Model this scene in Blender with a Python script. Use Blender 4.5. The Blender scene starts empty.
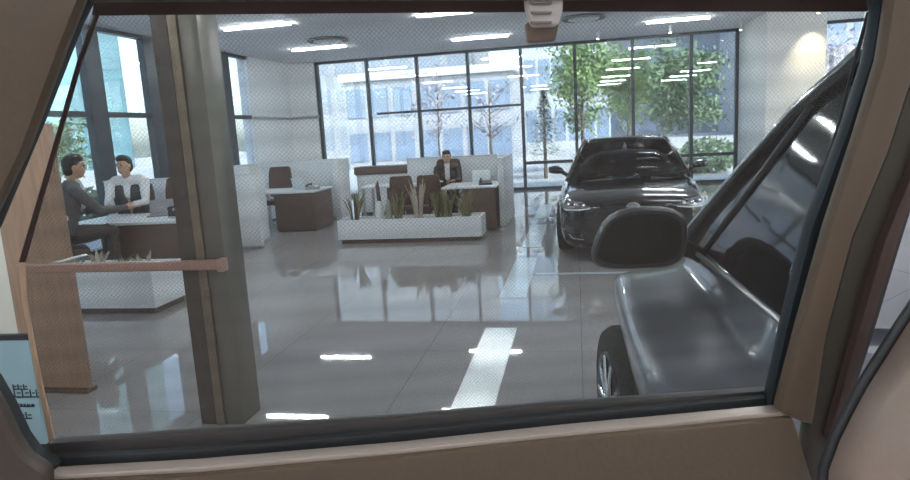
import bpy, bmesh, math, random
from mathutils import Vector, Matrix
C = bpy.context.scene.collection
SC = bpy.context.scene
rnd = random.Random(7)
PI = math.pi

# ---------------------------------------------------------------- camera
RX = (0.98217417, 0.02549192, 0.18623658)
RY = (0.17913938, 0.17321742, -0.96845486)
RZ = (-0.05694719, 0.98455365, 0.16556307)
ROT = Matrix((RX, RY, RZ))
EYE = Vector((0, 0, 1.70))
FPX = 654.14
cd = bpy.data.cameras.new('camera'); cam = bpy.data.objects.new('camera', cd); C.objects.link(cam)
cam.matrix_world = Matrix.Translation(EYE) @ ROT.to_4x4()
cd.sensor_width = 36; cd.lens = FPX * 36 / 910; cd.clip_start = 0.02; cd.clip_end = 400
SC.camera = cam

# ---------------------------------------------------------------- sky, sun, exposure
SC.view_settings.view_transform = 'Standard'; SC.view_settings.look = 'None'
SC.view_settings.gamma = 1.0; SC.view_settings.use_curve_mapping = False
SC.view_settings.exposure = 0.5
w = bpy.data.worlds.new('sky'); SC.world = w; w.use_nodes = True
nt = w.node_tree; nt.nodes.clear()
wo = nt.nodes.new('ShaderNodeOutputWorld'); bg = nt.nodes.new('ShaderNodeBackground')
sky = nt.nodes.new('ShaderNodeTexSky'); sky.sky_type = 'NISHITA'; sky.sun_disc = False
sky.sun_elevation = math.radians(38); sky.sun_rotation = math.radians(135); sky.air_density = 1.0; sky.dust_density = 2.5
hs = nt.nodes.new('ShaderNodeHueSaturation'); hs.inputs['Saturation'].default_value = 0.8
nt.links.new(sky.outputs[0], hs.inputs['Color']); nt.links.new(hs.outputs[0], bg.inputs[0])
bg.inputs[1].default_value = 0.68
nt.links.new(bg.outputs[0], wo.inputs[0])
sd = bpy.data.lights.new('sun', 'SUN'); sd.energy = 5.5; sd.angle = math.radians(3); sd.color = (1, .95, .88)
so = bpy.data.objects.new('sun', sd); C.objects.link(so); so.rotation_euler = (math.radians(50), 0, math.radians(45))
STRIP_EMIT = 105.0

try:
    SC.cycles.max_bounces = 8; SC.cycles.diffuse_bounces = 3; SC.cycles.glossy_bounces = 4
    SC.cycles.transparent_max_bounces = 16; SC.cycles.caustics_reflective = False; SC.cycles.caustics_refractive = False
    SC.cycles.sample_clamp_indirect = 4.0
except Exception:
    pass

# ---------------------------------------------------------------- materials
MATS = {}
def mat(name, col, rough=.5, metal=0., var=.08, scale=6., bump=0., coat=0., emit=0., spec=.5, alpha=None, stretch=None, trans=0.):
    if name in MATS: return MATS[name]
    m = bpy.data.materials.new(name); m.use_nodes = True; n = m.node_tree
    b = n.nodes['Principled BSDF']
    tc = n.nodes.new('ShaderNodeTexCoord'); mp = n.nodes.new('ShaderNodeMapping')
    if stretch: mp.inputs['Scale'].default_value = stretch
    no = n.nodes.new('ShaderNodeTexNoise'); no.inputs['Scale'].default_value = scale; no.inputs['Detail'].default_value = 4
    n.links.new(tc.outputs['Object'], mp.inputs[0]); n.links.new(mp.outputs[0], no.inputs['Vector'])
    mx = n.nodes.new('ShaderNodeMix'); mx.data_type = 'RGBA'
    mx.inputs[6].default_value = tuple(c * (1 - var) for c in col) + (1,)
    mx.inputs[7].default_value = tuple(min(1, c * (1 + var)) for c in col) + (1,)
    n.links.new(no.outputs['Fac'], mx.inputs[0]); n.links.new(mx.outputs[2], b.inputs['Base Color'])
    b.inputs['Roughness'].default_value = rough; b.inputs['Metallic'].default_value = metal
    b.inputs['Specular IOR Level'].default_value = spec
    b.inputs['Coat Weight'].default_value = coat; b.inputs['Coat Roughness'].default_value = .03
    if bump:
        bp = n.nodes.new('ShaderNodeBump'); bp.inputs['Strength'].default_value = bump; bp.inputs['Distance'].default_value = .01
        n.links.new(no.outputs['Fac'], bp.inputs['Height']); n.links.new(bp.outputs[0], b.inputs['Normal'])
    if emit:
        b.inputs['Emission Color'].default_value = tuple(col) + (1,); b.inputs['Emission Strength'].default_value = emit
    if trans: b.inputs['Transmission Weight'].default_value = trans
    MATS[name] = m
    return m

def glass_mat(name, tint=(1, 1, 1), refl=.08, rough=.0, ior=1.5):
    """thin pane: straight-through light with a tint, plus a Fresnel mirror reflection"""
    m = bpy.data.materials.new(name); m.use_nodes = True; n = m.node_tree; n.nodes.clear()
    o = n.nodes.new('ShaderNodeOutputMaterial'); t = n.nodes.new('ShaderNodeBsdfTransparent'); g = n.nodes.new('ShaderNodeBsdfGlossy')
    t.inputs[0].default_value = tint + (1,); g.inputs['Roughness'].default_value = rough
    lw = n.nodes.new('ShaderNodeLayerWeight'); lw.inputs['Blend'].default_value = .5
    pw = n.nodes.new('ShaderNodeMath'); pw.operation = 'POWER'; pw.inputs[1].default_value = 4.5
    ad = n.nodes.new('ShaderNodeMath'); ad.operation = 'MULTIPLY_ADD'; ad.inputs[1].default_value = .7; ad.inputs[2].default_value = refl
    mx = n.nodes.new('ShaderNodeMixShader')
    n.links.new(lw.outputs['Facing'], pw.inputs[0]); n.links.new(pw.outputs[0], ad.inputs[0]); n.links.new(ad.outputs[0], mx.inputs[0])
    n.links.new(t.outputs[0], mx.inputs[1]); n.links.new(g.outputs[0], mx.inputs[2]); n.links.new(mx.outputs[0], o.inputs[0])
    MATS[name] = m
    return m

def mesh_shade_mat():
    """woven sunshade: about two fifths thread, the rest open holes laid out in a fine dot pattern"""
    m = bpy.data.materials.new('woven_sunshade_mesh'); m.use_nodes = True; n = m.node_tree; n.nodes.clear()
    o = n.nodes.new('ShaderNodeOutputMaterial'); t = n.nodes.new('ShaderNodeBsdfTransparent')
    d = n.nodes.new('ShaderNodeBsdfDiffuse'); d.inputs[0].default_value = (.045, .036, .031, 1)
    tl = n.nodes.new('ShaderNodeBsdfTranslucent'); tl.inputs[0].default_value = (.045, .040, .038, 1)
    a = n.nodes.new('ShaderNodeAddShader'); mx = n.nodes.new('ShaderNodeMixShader')
    tc = n.nodes.new('ShaderNodeTexCoord'); mp = n.nodes.new('ShaderNodeMapping')
    mp.inputs['Rotation'].default_value = (0, 0, .8); mp.inputs['Scale'].default_value = (1, 1, 1)
    vo = n.nodes.new('ShaderNodeTexVoronoi'); vo.inputs['Scale'].default_value = 330; vo.inputs['Randomness'].default_value = 0.05
    mr = n.nodes.new('ShaderNodeMapRange'); mr.inputs[1].default_value = .1; mr.inputs[2].default_value = .6
    mr.inputs[3].default_value = .30; mr.inputs[4].default_value = .47
    n.links.new(tc.outputs['Object'], mp.inputs[0]); n.links.new(mp.outputs[0], vo.inputs['Vector'])
    n.links.new(vo.outputs['Distance'], mr.inputs[0]); n.links.new(mr.outputs[0], mx.inputs[0])
    n.links.new(d.outputs[0], a.inputs[0]); n.links.new(tl.outputs[0], a.inputs[1])
    n.links.new(t.outputs[0], mx.inputs[1]); n.links.new(a.outputs[0], mx.inputs[2]); n.links.new(mx.outputs[0], o.inputs[0])
    return m

def floor_mat():
    m = bpy.data.materials.new('polished_stone_tiles'); m.use_nodes = True; n = m.node_tree
    b = n.nodes['Principled BSDF']; tc = n.nodes.new('ShaderNodeTexCoord')
    br = n.nodes.new('ShaderNodeTexBrick'); br.offset = 0; br.inputs['Scale'].default_value = 1.0
    br.inputs['Color1'].default_value = (.37, .345, .34, 1); br.inputs['Color2'].default_value = (.39, .362, .355, 1)
    br.inputs['Mortar'].default_value = (.20, .19, .185, 1); br.inputs['Mortar Size'].default_value = .004
    br.inputs['Brick Width'].default_value = 1.2; br.inputs['Row Height'].default_value = 1.2
    no = n.nodes.new('ShaderNodeTexNoise'); no.inputs['Scale'].default_value = 2.5; no.inputs['Detail'].default_value = 6
    mx = n.nodes.new('ShaderNodeMix'); mx.data_type = 'RGBA'; mx.blend_type = 'MULTIPLY'; mx.inputs[0].default_value = .12
    n.links.new(tc.outputs['Object'], br.inputs['Vector']); n.links.new(tc.outputs['Object'], no.inputs['Vector'])
    n.links.new(br.outputs[0], mx.inputs[6]); n.links.new(no.outputs['Fac'], mx.inputs[7]); n.links.new(mx.outputs[2], b.inputs['Base Color'])
    b.inputs['Roughness'].default_value = .025; b.inputs['Specular IOR Level'].default_value = .42
    return m

def facade_mat(name, c1, c2, bw, rh):
    m = bpy.data.materials.new(name); m.use_nodes = True; n = m.node_tree
    b = n.nodes['Principled BSDF']; tc = n.nodes.new('ShaderNodeTexCoord'); mp = n.nodes.new('ShaderNodeMapping')
    mp.inputs['Rotation'].default_value = (PI/2, 0, 0)
    br = n.nodes.new('ShaderNodeTexBrick'); br.offset = 0; br.inputs['Scale'].default_value = 1
    br.inputs['Color1'].default_value = c1 + (1,); br.inputs['Color2'].default_value = tuple(x*.9 for x in c1) + (1,)
    br.inputs['Mortar'].default_value = c2 + (1,); br.inputs['Mortar Size'].default_value = .06
    br.inputs['Brick Width'].default_value = bw; br.inputs['Row Height'].default_value = rh
    n.links.new(tc.outputs['Object'], mp.inputs[0]); n.links.new(mp.outputs[0], br.inputs['Vector']); n.links.new(br.outputs[0], b.inputs['Base Color'])
    b.inputs['Roughness'].default_value = .6
    return m

M_floor = floor_mat()
M_stripe = mat('white_stone_inlay', (.68, .74, .76), .15, var=.03)
M_ceil = mat('ceiling_paint', (.84, .83, .85), .8, var=.02)
M_wall = mat('white_wall_paint', (.80, .81, .83), .6, var=.02)
M_pier = mat('pale_grey_cladding', (.78, .77, .76), .45, var=.03)
M_frame = mat('dark_anodised_frame', (.07, .08, .09), .4, .6)
M_pane = glass_mat('window_glass', (.90, .94, .96), .10)
M_tube = mat('led_tube', (.96, .98, 1), .5, emit=STRIP_EMIT, var=0)
M_white = mat('white_lacquer', (.74, .76, .78), .35, var=.03)
M_whiteframe = mat('white_metal', (.7, .7, .7), .4, var=.02)
M_brown = mat('dark_walnut_veneer', (.115, .075, .058), .4, var=.25, scale=3, stretch=(1, 1, 8))
M_dbrown = mat('brown_leather', (.09, .05, .038), .5, var=.2, bump=.1, scale=20)
M_black = mat('black_plastic', (.02, .02, .022), .45)
M_rubber = mat('black_rubber', (.014, .016, .018), .6)
M_chrome = mat('chrome', (.8, .8, .82), .12, 1.)
M_steel = mat('brushed_steel', (.5, .5, .5), .35, 1.)
M_leaf = mat('snake_plant_leaf', (.20, .185, .095), .5, var=.5, scale=25)
M_leafp = mat('pale_edged_leaf', (.46, .40, .33), .5, var=.4, scale=25)
M_soil = mat('white_pebbles', (.55, .55, .53), .8, var=.4, scale=60, bump=.6)
M_skin = mat('skin', (.52, .31, .22), .55, var=.06)
M_hair = mat('black_hair', (.012, .010, .009), .5, scale=60, var=.5)
M_suit = mat('dark_brown_suit', (.045, .036, .034), .8, var=.15)
M_shirt = mat('white_shirt', (.75, .75, .76), .8, var=.03)
M_vest = mat('charcoal_vest', (.06, .06, .065), .8, var=.1)
M_grey = mat('grey_jacket', (.10, .095, .10), .8, var=.1)
M_shoe = mat('black_shoe', (.015, .015, .015), .3)

# ---------------------------------------------------------------- builders
def link(name, me, parent=None, m=None, smooth=False):
    o = bpy.data.objects.new(name, me); C.objects.link(o)
    if parent is not None: o.parent = parent
    if m is not None and me is not None:
        me.materials.clear(); me.materials.append(m)
    if smooth and me is not None:
        for p in me.polygons: p.use_smooth = True
    return o

def fin(name, bm, m, parent=None, smooth=False, bevel=0., seg=2):
    bmesh.ops.recalc_face_normals(bm, faces=bm.faces[:])
    if bevel:
        es = [e for e in bm.edges if len(e.link_faces) == 2 and e.calc_face_angle(0) > .5]
        bmesh.ops.bevel(bm, geom=es, offset=bevel, segments=seg, affect='EDGES', profile=.6, clamp_overlap=True)
    me = bpy.data.meshes.new(name); bm.to_mesh(me); bm.free()
    o = link(name, me, parent, m)
    if smooth or bevel:
        for p in me.polygons: p.use_smooth = True
        try:
            me.set_sharp_from_angle(angle=math.radians(35 if not smooth else 60))
        except Exception: pass
    return o

def abox(bm, x0, x1, y0, y1, z0, z1, M=None):
    vs = [bm.verts.new((x, y, z)) for x in (x0, x1) for y in (y0, y1) for z in (z0, z1)]
    for f in ((0, 1, 3, 2), (4, 6, 7, 5), (0, 4, 5, 1), (2, 3, 7, 6), (0, 2, 6, 4), (1, 5, 7, 3)):
        bm.faces.new([vs[i] for i in f])
    if M is not None: bmesh.ops.transform(bm, matrix=M, verts=vs)
    return vs

def box(name, x0, x1, y0, y1, z0, z1, m, parent=None, bevel=0.):
    bm = bmesh.new(); abox(bm, x0, x1, y0, y1, z0, z1)
    return fin(name, bm, m, parent, bevel=bevel)

def atube(bm, pts, rad, n=10, cap=True):
    pts = [Vector(p) for p in pts]
    if not isinstance(rad, (list, tuple)): rad = [rad] * len(pts)
    rings = []; prev = None
    for i, p in enumerate(pts):
        t = (pts[min(i+1, len(pts)-1)] - pts[max(i-1, 0)]).normalized()
        if prev is None:
            up = Vector((0, 0, 1)) if abs(t.z) < .9 else Vector((1, 0, 0))
            u = t.cross(up).normalized()
        else:
            u = (prev - t * prev.dot(t)).normalized()
        prev = u; v = t.cross(u)
        rings.append([bm.verts.new(p + (u*math.cos(a) + v*math.sin(a)) * rad[i]) for a in [2*PI*k/n for k in range(n)]])
    for a, b in zip(rings, rings[1:]):
        for k in range(n): bm.faces.new((a[k], a[(k+1) % n], b[(k+1) % n], b[k]))
    if cap:
        bm.faces.new(rings[0][::-1]); bm.faces.new(rings[-1])

def tube(name, pts, rad, m, parent=None, n=10):
    bm = bmesh.new(); atube(bm, pts, rad, n)
    return fin(name, bm, m, parent, smooth=True)

def lathe(bm, prof, cx=0, cy=0, n=24, axis='z'):
    rings = []
    for r, z in prof:
        ring = []
        for k in range(n):
            a = 2*PI*k/n; x, y = r*math.cos(a), r*math.sin(a)
            ring.append(bm.verts.new((cx+x, cy+y, z) if axis == 'z' else (z, cx+x, cy+y)))
        rings.append(ring)
    for a, b in zip(rings, rings[1:]):
        for k in range(n): bm.faces.new((a[k], a[(k+1) % n], b[(k+1) % n], b[k]))
    bm.faces.new(rings[0][::-1]); bm.faces.new(rings[-1])

def loft(bm, rings, closed=True, caps=True):
    R = [[bm.verts.new(p) for p in r] for r in rings]
    n = len(R[0])
    for a, b in zip(R, R[1:]):
        for k in range(n if closed else n-1): bm.faces.new((a[k], a[(k+1) % n], b[(k+1) % n], b[k]))
    if caps:
        bm.faces.new(R[0][::-1]); bm.faces.new(R[-1])
    return R

def prism(bm, pts, vec):
    a = [bm.verts.new(p) for p in pts]; b = [bm.verts.new(Vector(p) + Vector(vec)) for p in pts]
    n = len(a)
    bm.faces.new(a[::-1]); bm.faces.new(b)
    for k in range(n): bm.faces.new((a[k], a[(k+1) % n], b[(k+1) % n], b[k]))

def empty(name, label, cat, loc=(0, 0, 0), rz=0, group=None, sc=1):
    o = bpy.data.objects.new(name, None); C.objects.link(o); o.location = loc; o.rotation_euler = (0, 0, rz); o.scale = (sc,)*3
    o['label'] = label; o['category'] = cat
    if group: o['group'] = group
    return o
def tag(o, label, cat, group=None, kind=None):
    o['label'] = label; o['category'] = cat
    if group: o['group'] = group
    if kind: o['kind'] = kind
    return o
def struct(o, label=None, cat=None):
    o['kind'] = 'structure'
    if label: o['label'] = label
    if cat: o['category'] = cat
    return o
def copy_tree(o, parent=None):
    c = o.copy(); C.objects.link(c); c.parent = parent
    for ch in [x for x in o.children]: copy_tree(ch, c)
    return c
def relabel(o, label, loc=None, rz=None):
    o['label'] = label
    if loc is not None: o.location = loc
    if rz is not None: o.rotation_euler = (0, 0, rz)
    return o
def sub(o, lv=1):
    md = o.modifiers.new('subdivision', 'SUBSURF'); md.levels = lv; md.render_levels = lv
    return o

# ---------------------------------------------------------------- the showroom shell
XL, XR, YB, YF, ZC = -7.85, 9.0, -6.0, 17.6, 3.76
struct(box('floor', XL-.3, XR+.3, YB-.3, YF+.3, -.2, 0, M_floor), 'polished grey stone tile floor of the showroom', 'floor')
struct(box('ceiling', XL-.3, XR+.3, YB-.3, YF+.3, ZC, ZC+.2, M_ceil), 'pale grey painted showroom ceiling', 'ceiling')
struct(box('wall_right', XR, XR+.3, YB, 2.0, 0, ZC, M_wall), 'plain wall on the right of the showroom', 'wall')
struct(box('wall_back', XL-.3, XR+.3, YB-.3, YB, 0, ZC, M_wall), 'plain wall behind the viewer', 'wall')
struct(box('wall_left', XL-.3, XL, 15.35, YF+.3, 0, ZC, M_wall), 'white solid wall at the left far corner', 'wall')
struct(box('wall_far', XL, -7.07, YF, YF+.3, 0, ZC, M_wall), 'white wall beside the far windows', 'wall')
struct(box('wall_near', XL-.3, XL, YB, 2.0, 0, ZC, M_wall), 'white solid wall beyond the left window edge', 'wall')
# big pale pier on the right of the far window wall
struct(box('wall_pier', 3.98, 5.14, 15.2, YF+.02, 0, ZC, M_pier, bevel=.01), 'large pale square pier right of the parked black car', 'pier')
# white stone stripe inlaid in the floor, and a cross line
bm = bmesh.new()
for a, b in ((1.5, 5.39), (6.39, 8.42), (9.15, 11.3), (12.1, 14.2)):
    abox(bm, -.81, -.54, a, b, .0, .003)
struct(fin('trim_1', bm, M_stripe), 'white stone stripe inlaid in grey floor left of cars', 'floor stripe')
struct(box('trim_2', -.5, .62, 7.42, 7.5, 0, .003, M_stripe), 'thin white cross line in the floor before the black car', 'floor stripe')

def window_wall(n, p0, p1, frames, transoms, fw=.07, depth=.12, zt=ZC, label=''):
    """frames: list of (s, width) along the wall from p0 to p1; transoms: list of (s0, s1, z, h)"""
    p0 = Vector(p0); p1 = Vector(p1); L = (p1-p0).length; d = (p1-p0)/L
    ang = math.atan2(d.y, d.x)
    e = bpy.data.objects.new('window_%d' % n, None); C.objects.link(e); e.location = p0; e.rotation_euler = (0, 0, ang)
    e['kind'] = 'structure'; e['label'] = label; e['category'] = 'window'
    bm = bmesh.new()
    abox(bm, 0, L, -depth/2, depth/2, zt-.07, zt); abox(bm, 0, L, -depth/2, depth/2, 0, .07)
    fin('window_frame', bm, M_frame, e)
    for s, wd in frames:
        box('mullion', s-wd/2, s+wd/2, -depth/2-.01, depth/2+.01, .0, zt-.001, M_frame, e)
    for s0, s1, z, h in transoms:
        box('transom', s0, s1, -depth/2+.005, depth/2-.005, z-h/2, z+h/2, M_frame, e)
    box('pane', .01, L-.01, -.006, .006, .03, zt-.03, M_pane, e)
    return e
fx = [-7.02, -5.58, -4.18, -2.79, -1.38, .01, 1.45, 2.87, 3.95]
window_wall(1, (-7.07, YF+.1, 0), (3.98, YF+.1, 0), [(x+7.07, .08) for x in fx],
            [(5.69, 11.05, .72, .08), (1.7, 5.69, 2.26, .06)], label='wide window wall with dark mullions at the far end')
window_wall(2, (5.14, YF+.1, 0), (XR, YF+.1, 0), [(.05, .07), (1.7, .07), (3.3, .07)], [(0, 3.6, .72, .08)],
            label='window right of the pale pier')
window_wall(3, (XL-.1, 2.0, 0), (XL-.1, 15.35, 0), [(1.0, .3), (3.2, .2), (5.4, .3), (8.0, .38), (9.55, .32), (12.3, .36)],
            [(0, 13.35, 2.30, .09), (0, 13.35, .72, .06)], label='left window wall with broad dark mullions')
window_wall(4, (XR+.1, YF, 0), (XR+.1, 2.0, 0), [(k*1.4+.2, .08) for k in range(11)], [(0, 15.6, .72, .08)], label='window wall on the right of the showroom')
# rail carrying on across the corner walls
struct(tube('trim_3', [(XL+.03, 15.35, 2.28), (XL+.03, YF-.05, 2.28), (-7.0, YF-.05, 2.28)], .035, M_steel), 'grey rail across the white far corner', 'rail')

# ---------------------------------------------------------------- ceiling fittings
def strip_light(label, x, y, L=1.28):
    t = empty('ceiling_light', label, 'ceiling light', (x, y, ZC), 0, 'linear ceiling lights')
    if not LPROTO:
        bm = bmesh.new()
        for a in ((-L/2-.03, L/2+.03, -.055, -.04), (-L/2-.03, L/2+.03, .04, .055), (-L/2-.03, -L/2, -.04, .04), (L/2, L/2+.03, -.04, .04)):
            abox(bm, *a, -.006, 0)
        LPROTO['h'] = fin('housing', bm, M_whiteframe, t)
        LPROTO['d'] = box('diffuser', -L/2, L/2, -.027, .027, -.04, -.001, M_tube, t)
    else:
        for k in ('h', 'd'):
            c = LPROTO[k].copy(); C.objects.link(c); c.parent = t
    return t
LPROTO = {}
names = {(-5.6, 11.45): 'white linear ceiling light, nearest the top left corner',
         (-5.8, 14.85): 'white linear ceiling light beside the left round diffuser, farther left one',
         (-2.1, 11.9): 'white linear ceiling light cut by the top edge, left of the beige clip',
         (-2.1, 15.35): 'white linear ceiling light just left of the beige shade clip',
         (2.2, 15.2): 'white linear ceiling light right of the round diffuser, above the black car'}
for (x, y), l in names.items(): strip_light(l, x, y)
# the rows that carry on overhead and to the sides (they show in the glossy floor, glass and cars)
for x in (-5.7, -2.1, 1.9, 5.4):
    for y in (-3.5, -.2, 3.2, 7.6):
        if (x, y) == (-2.1, 3.2): continue
        strip_light('white linear ceiling light overhead outside the picture, %s row, %s from back' %
                    ({-5.7: 'first', -2.1: 'second', 1.9: 'third', 5.4: 'fourth'}[x], {-3.5: 'first', -.2: 'second', 3.2: 'third', 7.6: 'fourth'}[y]), x, y)
strip_light('white linear ceiling light over the right side of the room', 1.9, 11.6)
strip_light('white linear ceiling light over the far right side', 5.4, 11.6)
def diffuser(label, x, y):
    t = empty('air_diffuser', label, 'air diffuser', (x, y, ZC-.003), 0, 'round ceiling air diffusers')
    bm = bmesh.new(); lathe(bm, [(.40, 0), (.44, -.02), (.43, -.045), (.36, -.05), (.33, -.03), (.32, 0)], n=32)
    fin('outer_ring', bm, mat('diffuser_dark_grey', (.18, .19, .2), .6), t, smooth=True)  # outer ring in plain dark grey
    bm = bmesh.new(); lathe(bm, [(.30, -.005), (.31, -.05), (.24, -.07), (.1, -.075), (.02, -.076)], n=32)
    fin('inner_disc', bm, M_whiteframe, t, smooth=True)
diffuser('round ceiling diffuser between the two left ceiling lights', -5.15, 13.75)
diffuser('round ceiling diffuser right of the beige shade clip', .2, 13.75)
def spot(label, x, y, on=True):
    t = empty('spotlight', label, 'spotlight', (x, y, ZC), 0, 'small ceiling spotlights')
    bm = bmesh.new(); lathe(bm, [(.05, 0), (.05, -.01), (.035, -.02), (.035, -.15), (.03, -.155)], n=16)
    fin('can', bm, M_whiteframe, t, smooth=True)
    bm = bmesh.new(); lathe(bm, [(.028, -.155), (.026, -.165), (.015, -.166)], n=12)
    fin('lamp', bm, mat('warm_lamp', (1, .86, .66), .5, emit=25 if on else 1, var=0), t)
for x, y, l in ((.55, 16.2, 'small white spotlight above the green trees, left one of the pair'),
                (2.16, 16.15, 'small white spotlight above the black car roof'),
                (3.80, 16.7, 'small spotlight in the corner left of the pier'),
                (4.85, 14.85, 'small warm spotlight washing the pale pier')): spot(l, x, y)
ld = bpy.data.lights.new('pier_spot', 'SPOT'); ld.energy = 110; ld.color = (1, .78, .5); ld.spot_size = 1.2; ld.spot_blend = 1.0; ld.shadow_soft_size = .03
lo = bpy.data.objects.new('pier_spot', ld); C.objects.link(lo); lo.location = (4.85, 14.8, 3.56)
lo.rotation_euler = (math.radians(8), 0, 0)
lo.rotation_euler = Vector((0, -.42, 1)).to_track_quat('Z', 'Y').to_euler()

# ---------------------------------------------------------------- column, board, handrail on the left
t = empty('column', 'tall olive brown clad column between the left desk and planter', 'column', (-2.19, 3.56, 0))
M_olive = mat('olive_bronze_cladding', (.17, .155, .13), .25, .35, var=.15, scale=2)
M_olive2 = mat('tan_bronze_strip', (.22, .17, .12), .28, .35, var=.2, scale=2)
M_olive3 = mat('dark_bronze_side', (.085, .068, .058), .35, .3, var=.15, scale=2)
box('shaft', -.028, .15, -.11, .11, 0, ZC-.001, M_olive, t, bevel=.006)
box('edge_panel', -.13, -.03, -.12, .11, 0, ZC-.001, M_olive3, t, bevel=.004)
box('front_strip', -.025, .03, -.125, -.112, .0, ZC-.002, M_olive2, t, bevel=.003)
M_board = mat('tan_wood_grain', (.34, .21, .14), .5, var=.35, scale=30, stretch=(1, 1, .12), bump=.1)
t = empty('display_board', 'tan wood grain board standing left of the column', 'board', (-3.72, 3.9, 0))
box('panel', -.26, .25, -.025, .025, .03, 1.9, M_board, t, bevel=.008)
box('foot', -.27, .26, -.05, .05, 0, .03, mat('brown_metal_foot', (.12, .08, .06), .4, .5), t, bevel=.004)
t = empty('handrail', 'reddish brown handrail crossing from the board to the column', 'handrail', (-2.70, 3.38, 0))
M_rail = mat('reddish_wood_rail', (.36, .20, .155), .4, var=.2, scale=6, stretch=(8, 1, 1))
bm = bmesh.new(); abox(bm, -.69, .67, -.026, .026, .985, 1.043); fin('rail', bm, M_rail, t, bevel=.016, seg=3)
for bx in (-.62, -.9+.05): 
    if bx > -.69: tube('bracket', [(bx, .02, 1.01), (bx, .25, 1.0), (bx, .49, 1.0)], .012, M_steel, t, 8)
bm = bmesh.new(); abox(bm, .66, .70, -.034, .034, .975, 1.053); fin('end_cap', bm, mat('copper_cap', (.42, .26, .2), .35, .4), t, bevel=.01)
# cream reception block and pale blue sign stand at the far left edge
t = empty('reception_stand', 'cream stand behind the tan board at the left edge', 'stand', (-4.42, 4.35, 0))
M_cream = mat('cream_laminate', (.72, .66, .58), .45, var=.04)
box('body', -.4, .22, 0, .35, .05, 1.14, M_cream, t, bevel=.01); box('top', -.43, .25, -.03, .38, 1.14, 1.18, M_cream, t, bevel=.008)
box('plinth', -.37, .19, .03, .33, 0, .05, M_black, t)
t = empty('sign_stand', 'pale blue sign board with small dark lettering at the lower left', 'sign', (-3.12, 2.9, 0), .05)
M_blue = mat('pale_blue_print', (.27, .38, .42), .5, var=.06, scale=2)
box('sign_panel', -.2, .2, -.012, .012, .12, .72, M_blue, t, bevel=.003)
box('dark_border', -.2, .2, -.016, .014, .72, .75, M_black, t)
rr = random.Random(3)
for row, (z, nn, h) in enumerate(((.44, 3, .03), (.395, 4, .045), (.34, 5, .018), (.27, 2, .04))):
    x = .06; bm = bmesh.new(); x0 = x        # illegible strokes of dark lettering, as blurred in the photo
    for k in range(nn):
        wd = h * (.6 + .5*rr.random())
        abox(bm, x, x+wd, -.0155, -.012, z, z+.006); abox(bm, x, x+.006, -.0155, -.012, z, z+h); abox(bm, x+wd*.5, x+wd, -.0155, -.012, z+h*.5, z+h*.5+.006)
        x += wd + .008
    abox(bm, x0, x-.008, -.0153, -.012, z-.001, z+.004)
    fin('lettering', bm, M_black, t)
for sx in (-.15, .15): box('leg', sx-.015, sx+.015, -.1, .1, 0, .12, M_black, t, bevel=.004)

# ---------------------------------------------------------------- low white partition walls
def partition(label, x0, x1, y0, y1, h):
    t = empty('partition', label, 'partition', ((x0+x1)/2, (y0+y1)/2, 0), 0)
    a, b = (x1-x0)/2, (y1-y0)/2
    box('panel', -a, a, -b, b, .04, h-.02, M_white, t, bevel=.006)
    box('cap', -a-.006, a+.006, -b-.006, b+.006, h-.02, h, M_whiteframe, t)
    box('base', -a+.01, a-.01, -b+.01, b-.01, 0, .04, M_steel, t)
    return t
partition('tall white end panel at the left of the middle desk bay', -5.55, -5.27, 9.95, 10.45, 1.33)
partition('wide white partition behind the desk with the empty chair', -6.6, -4.85, 13.1, 13.2, 1.25)
partition('grey edged white return panel beside the desk with empty chair', -4.85, -4.72, 12.55, 13.2, 1.25)
partition('white partition behind the seated person in the dark suit', -3.3, -1.5, 12.6, 12.7, 1.2)
partition('narrow white panel at the right end of the far desk', -1.32, -1.22, 11.05, 12.7, 1.2)
partition('low lilac grey partition behind the people at the left desk', -7.7, -5.0, 9.6, 9.7, 1.2)

# ---------------------------------------------------------------- desks
def desk(label, x, y, rz, w, d, ped=(-.3, .5), h=.75, mtop=None, group='showroom desks', pd=None):
    py0, py1 = pd if pd else (-d/2+.03, d/2-.03)
    t = empty('desk', label, 'desk', (x, y, 0), rz, group)
    box('desktop', -w/2, w/2, -d/2, d/2, h-.035, h, mtop or M_white, t, bevel=.006)
    box('pedestal', ped[0]*w, ped[1]*w-.03, py0, py1, .02, h-.036, M_brown, t, bevel=.006)
    box('plinth', ped[0]*w+.02, ped[1]*w-.05, py0+.02, py1-.02, 0, .02, M_black, t)
    if ped[0] > -.45:
        for sy in (-1, 1): box('leg', -w/2+.03, -w/2+.08, sy*(d/2-.06)-.02, sy*(d/2-.06)+.02, 0, h-.036, M_steel, t)
    return t
desk('brown panelled desk with white top and an empty chair behind', -5.45, 11.78, 0.0, 1.42, .95, ped=(-.08, .5))
desk('brown panelled desk with white top before the suited person', -1.80, 11.3, 0.0, .94, .95, ped=(-.12, .5), pd=(-.44, .1))
desk('brown desk to the left of the suited person', -3.35, 12.0, 0, 1.3, .7, ped=(-.1, .5))
desk('white topped desk where two people sit at the left', -5.85, 8.1, .05, 1.9, 1.1, ped=(-.22, .5), pd=(-.5, -.08))
t = empty('side_cabinet', 'long low dark brown cabinet by the far windows', 'cabinet', (-4.05, 13.7, 0), 0)
box('carcass', -.62, .62, -.2, .2, .05, .86, M_white, t, bevel=.006); box('top', -.66, .66, -.23, .23, .86, 1.03, M_brown, t, bevel=.01)
box('plinth', -.58, .58, -.17, .17, 0, .05, M_black, t)

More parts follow.
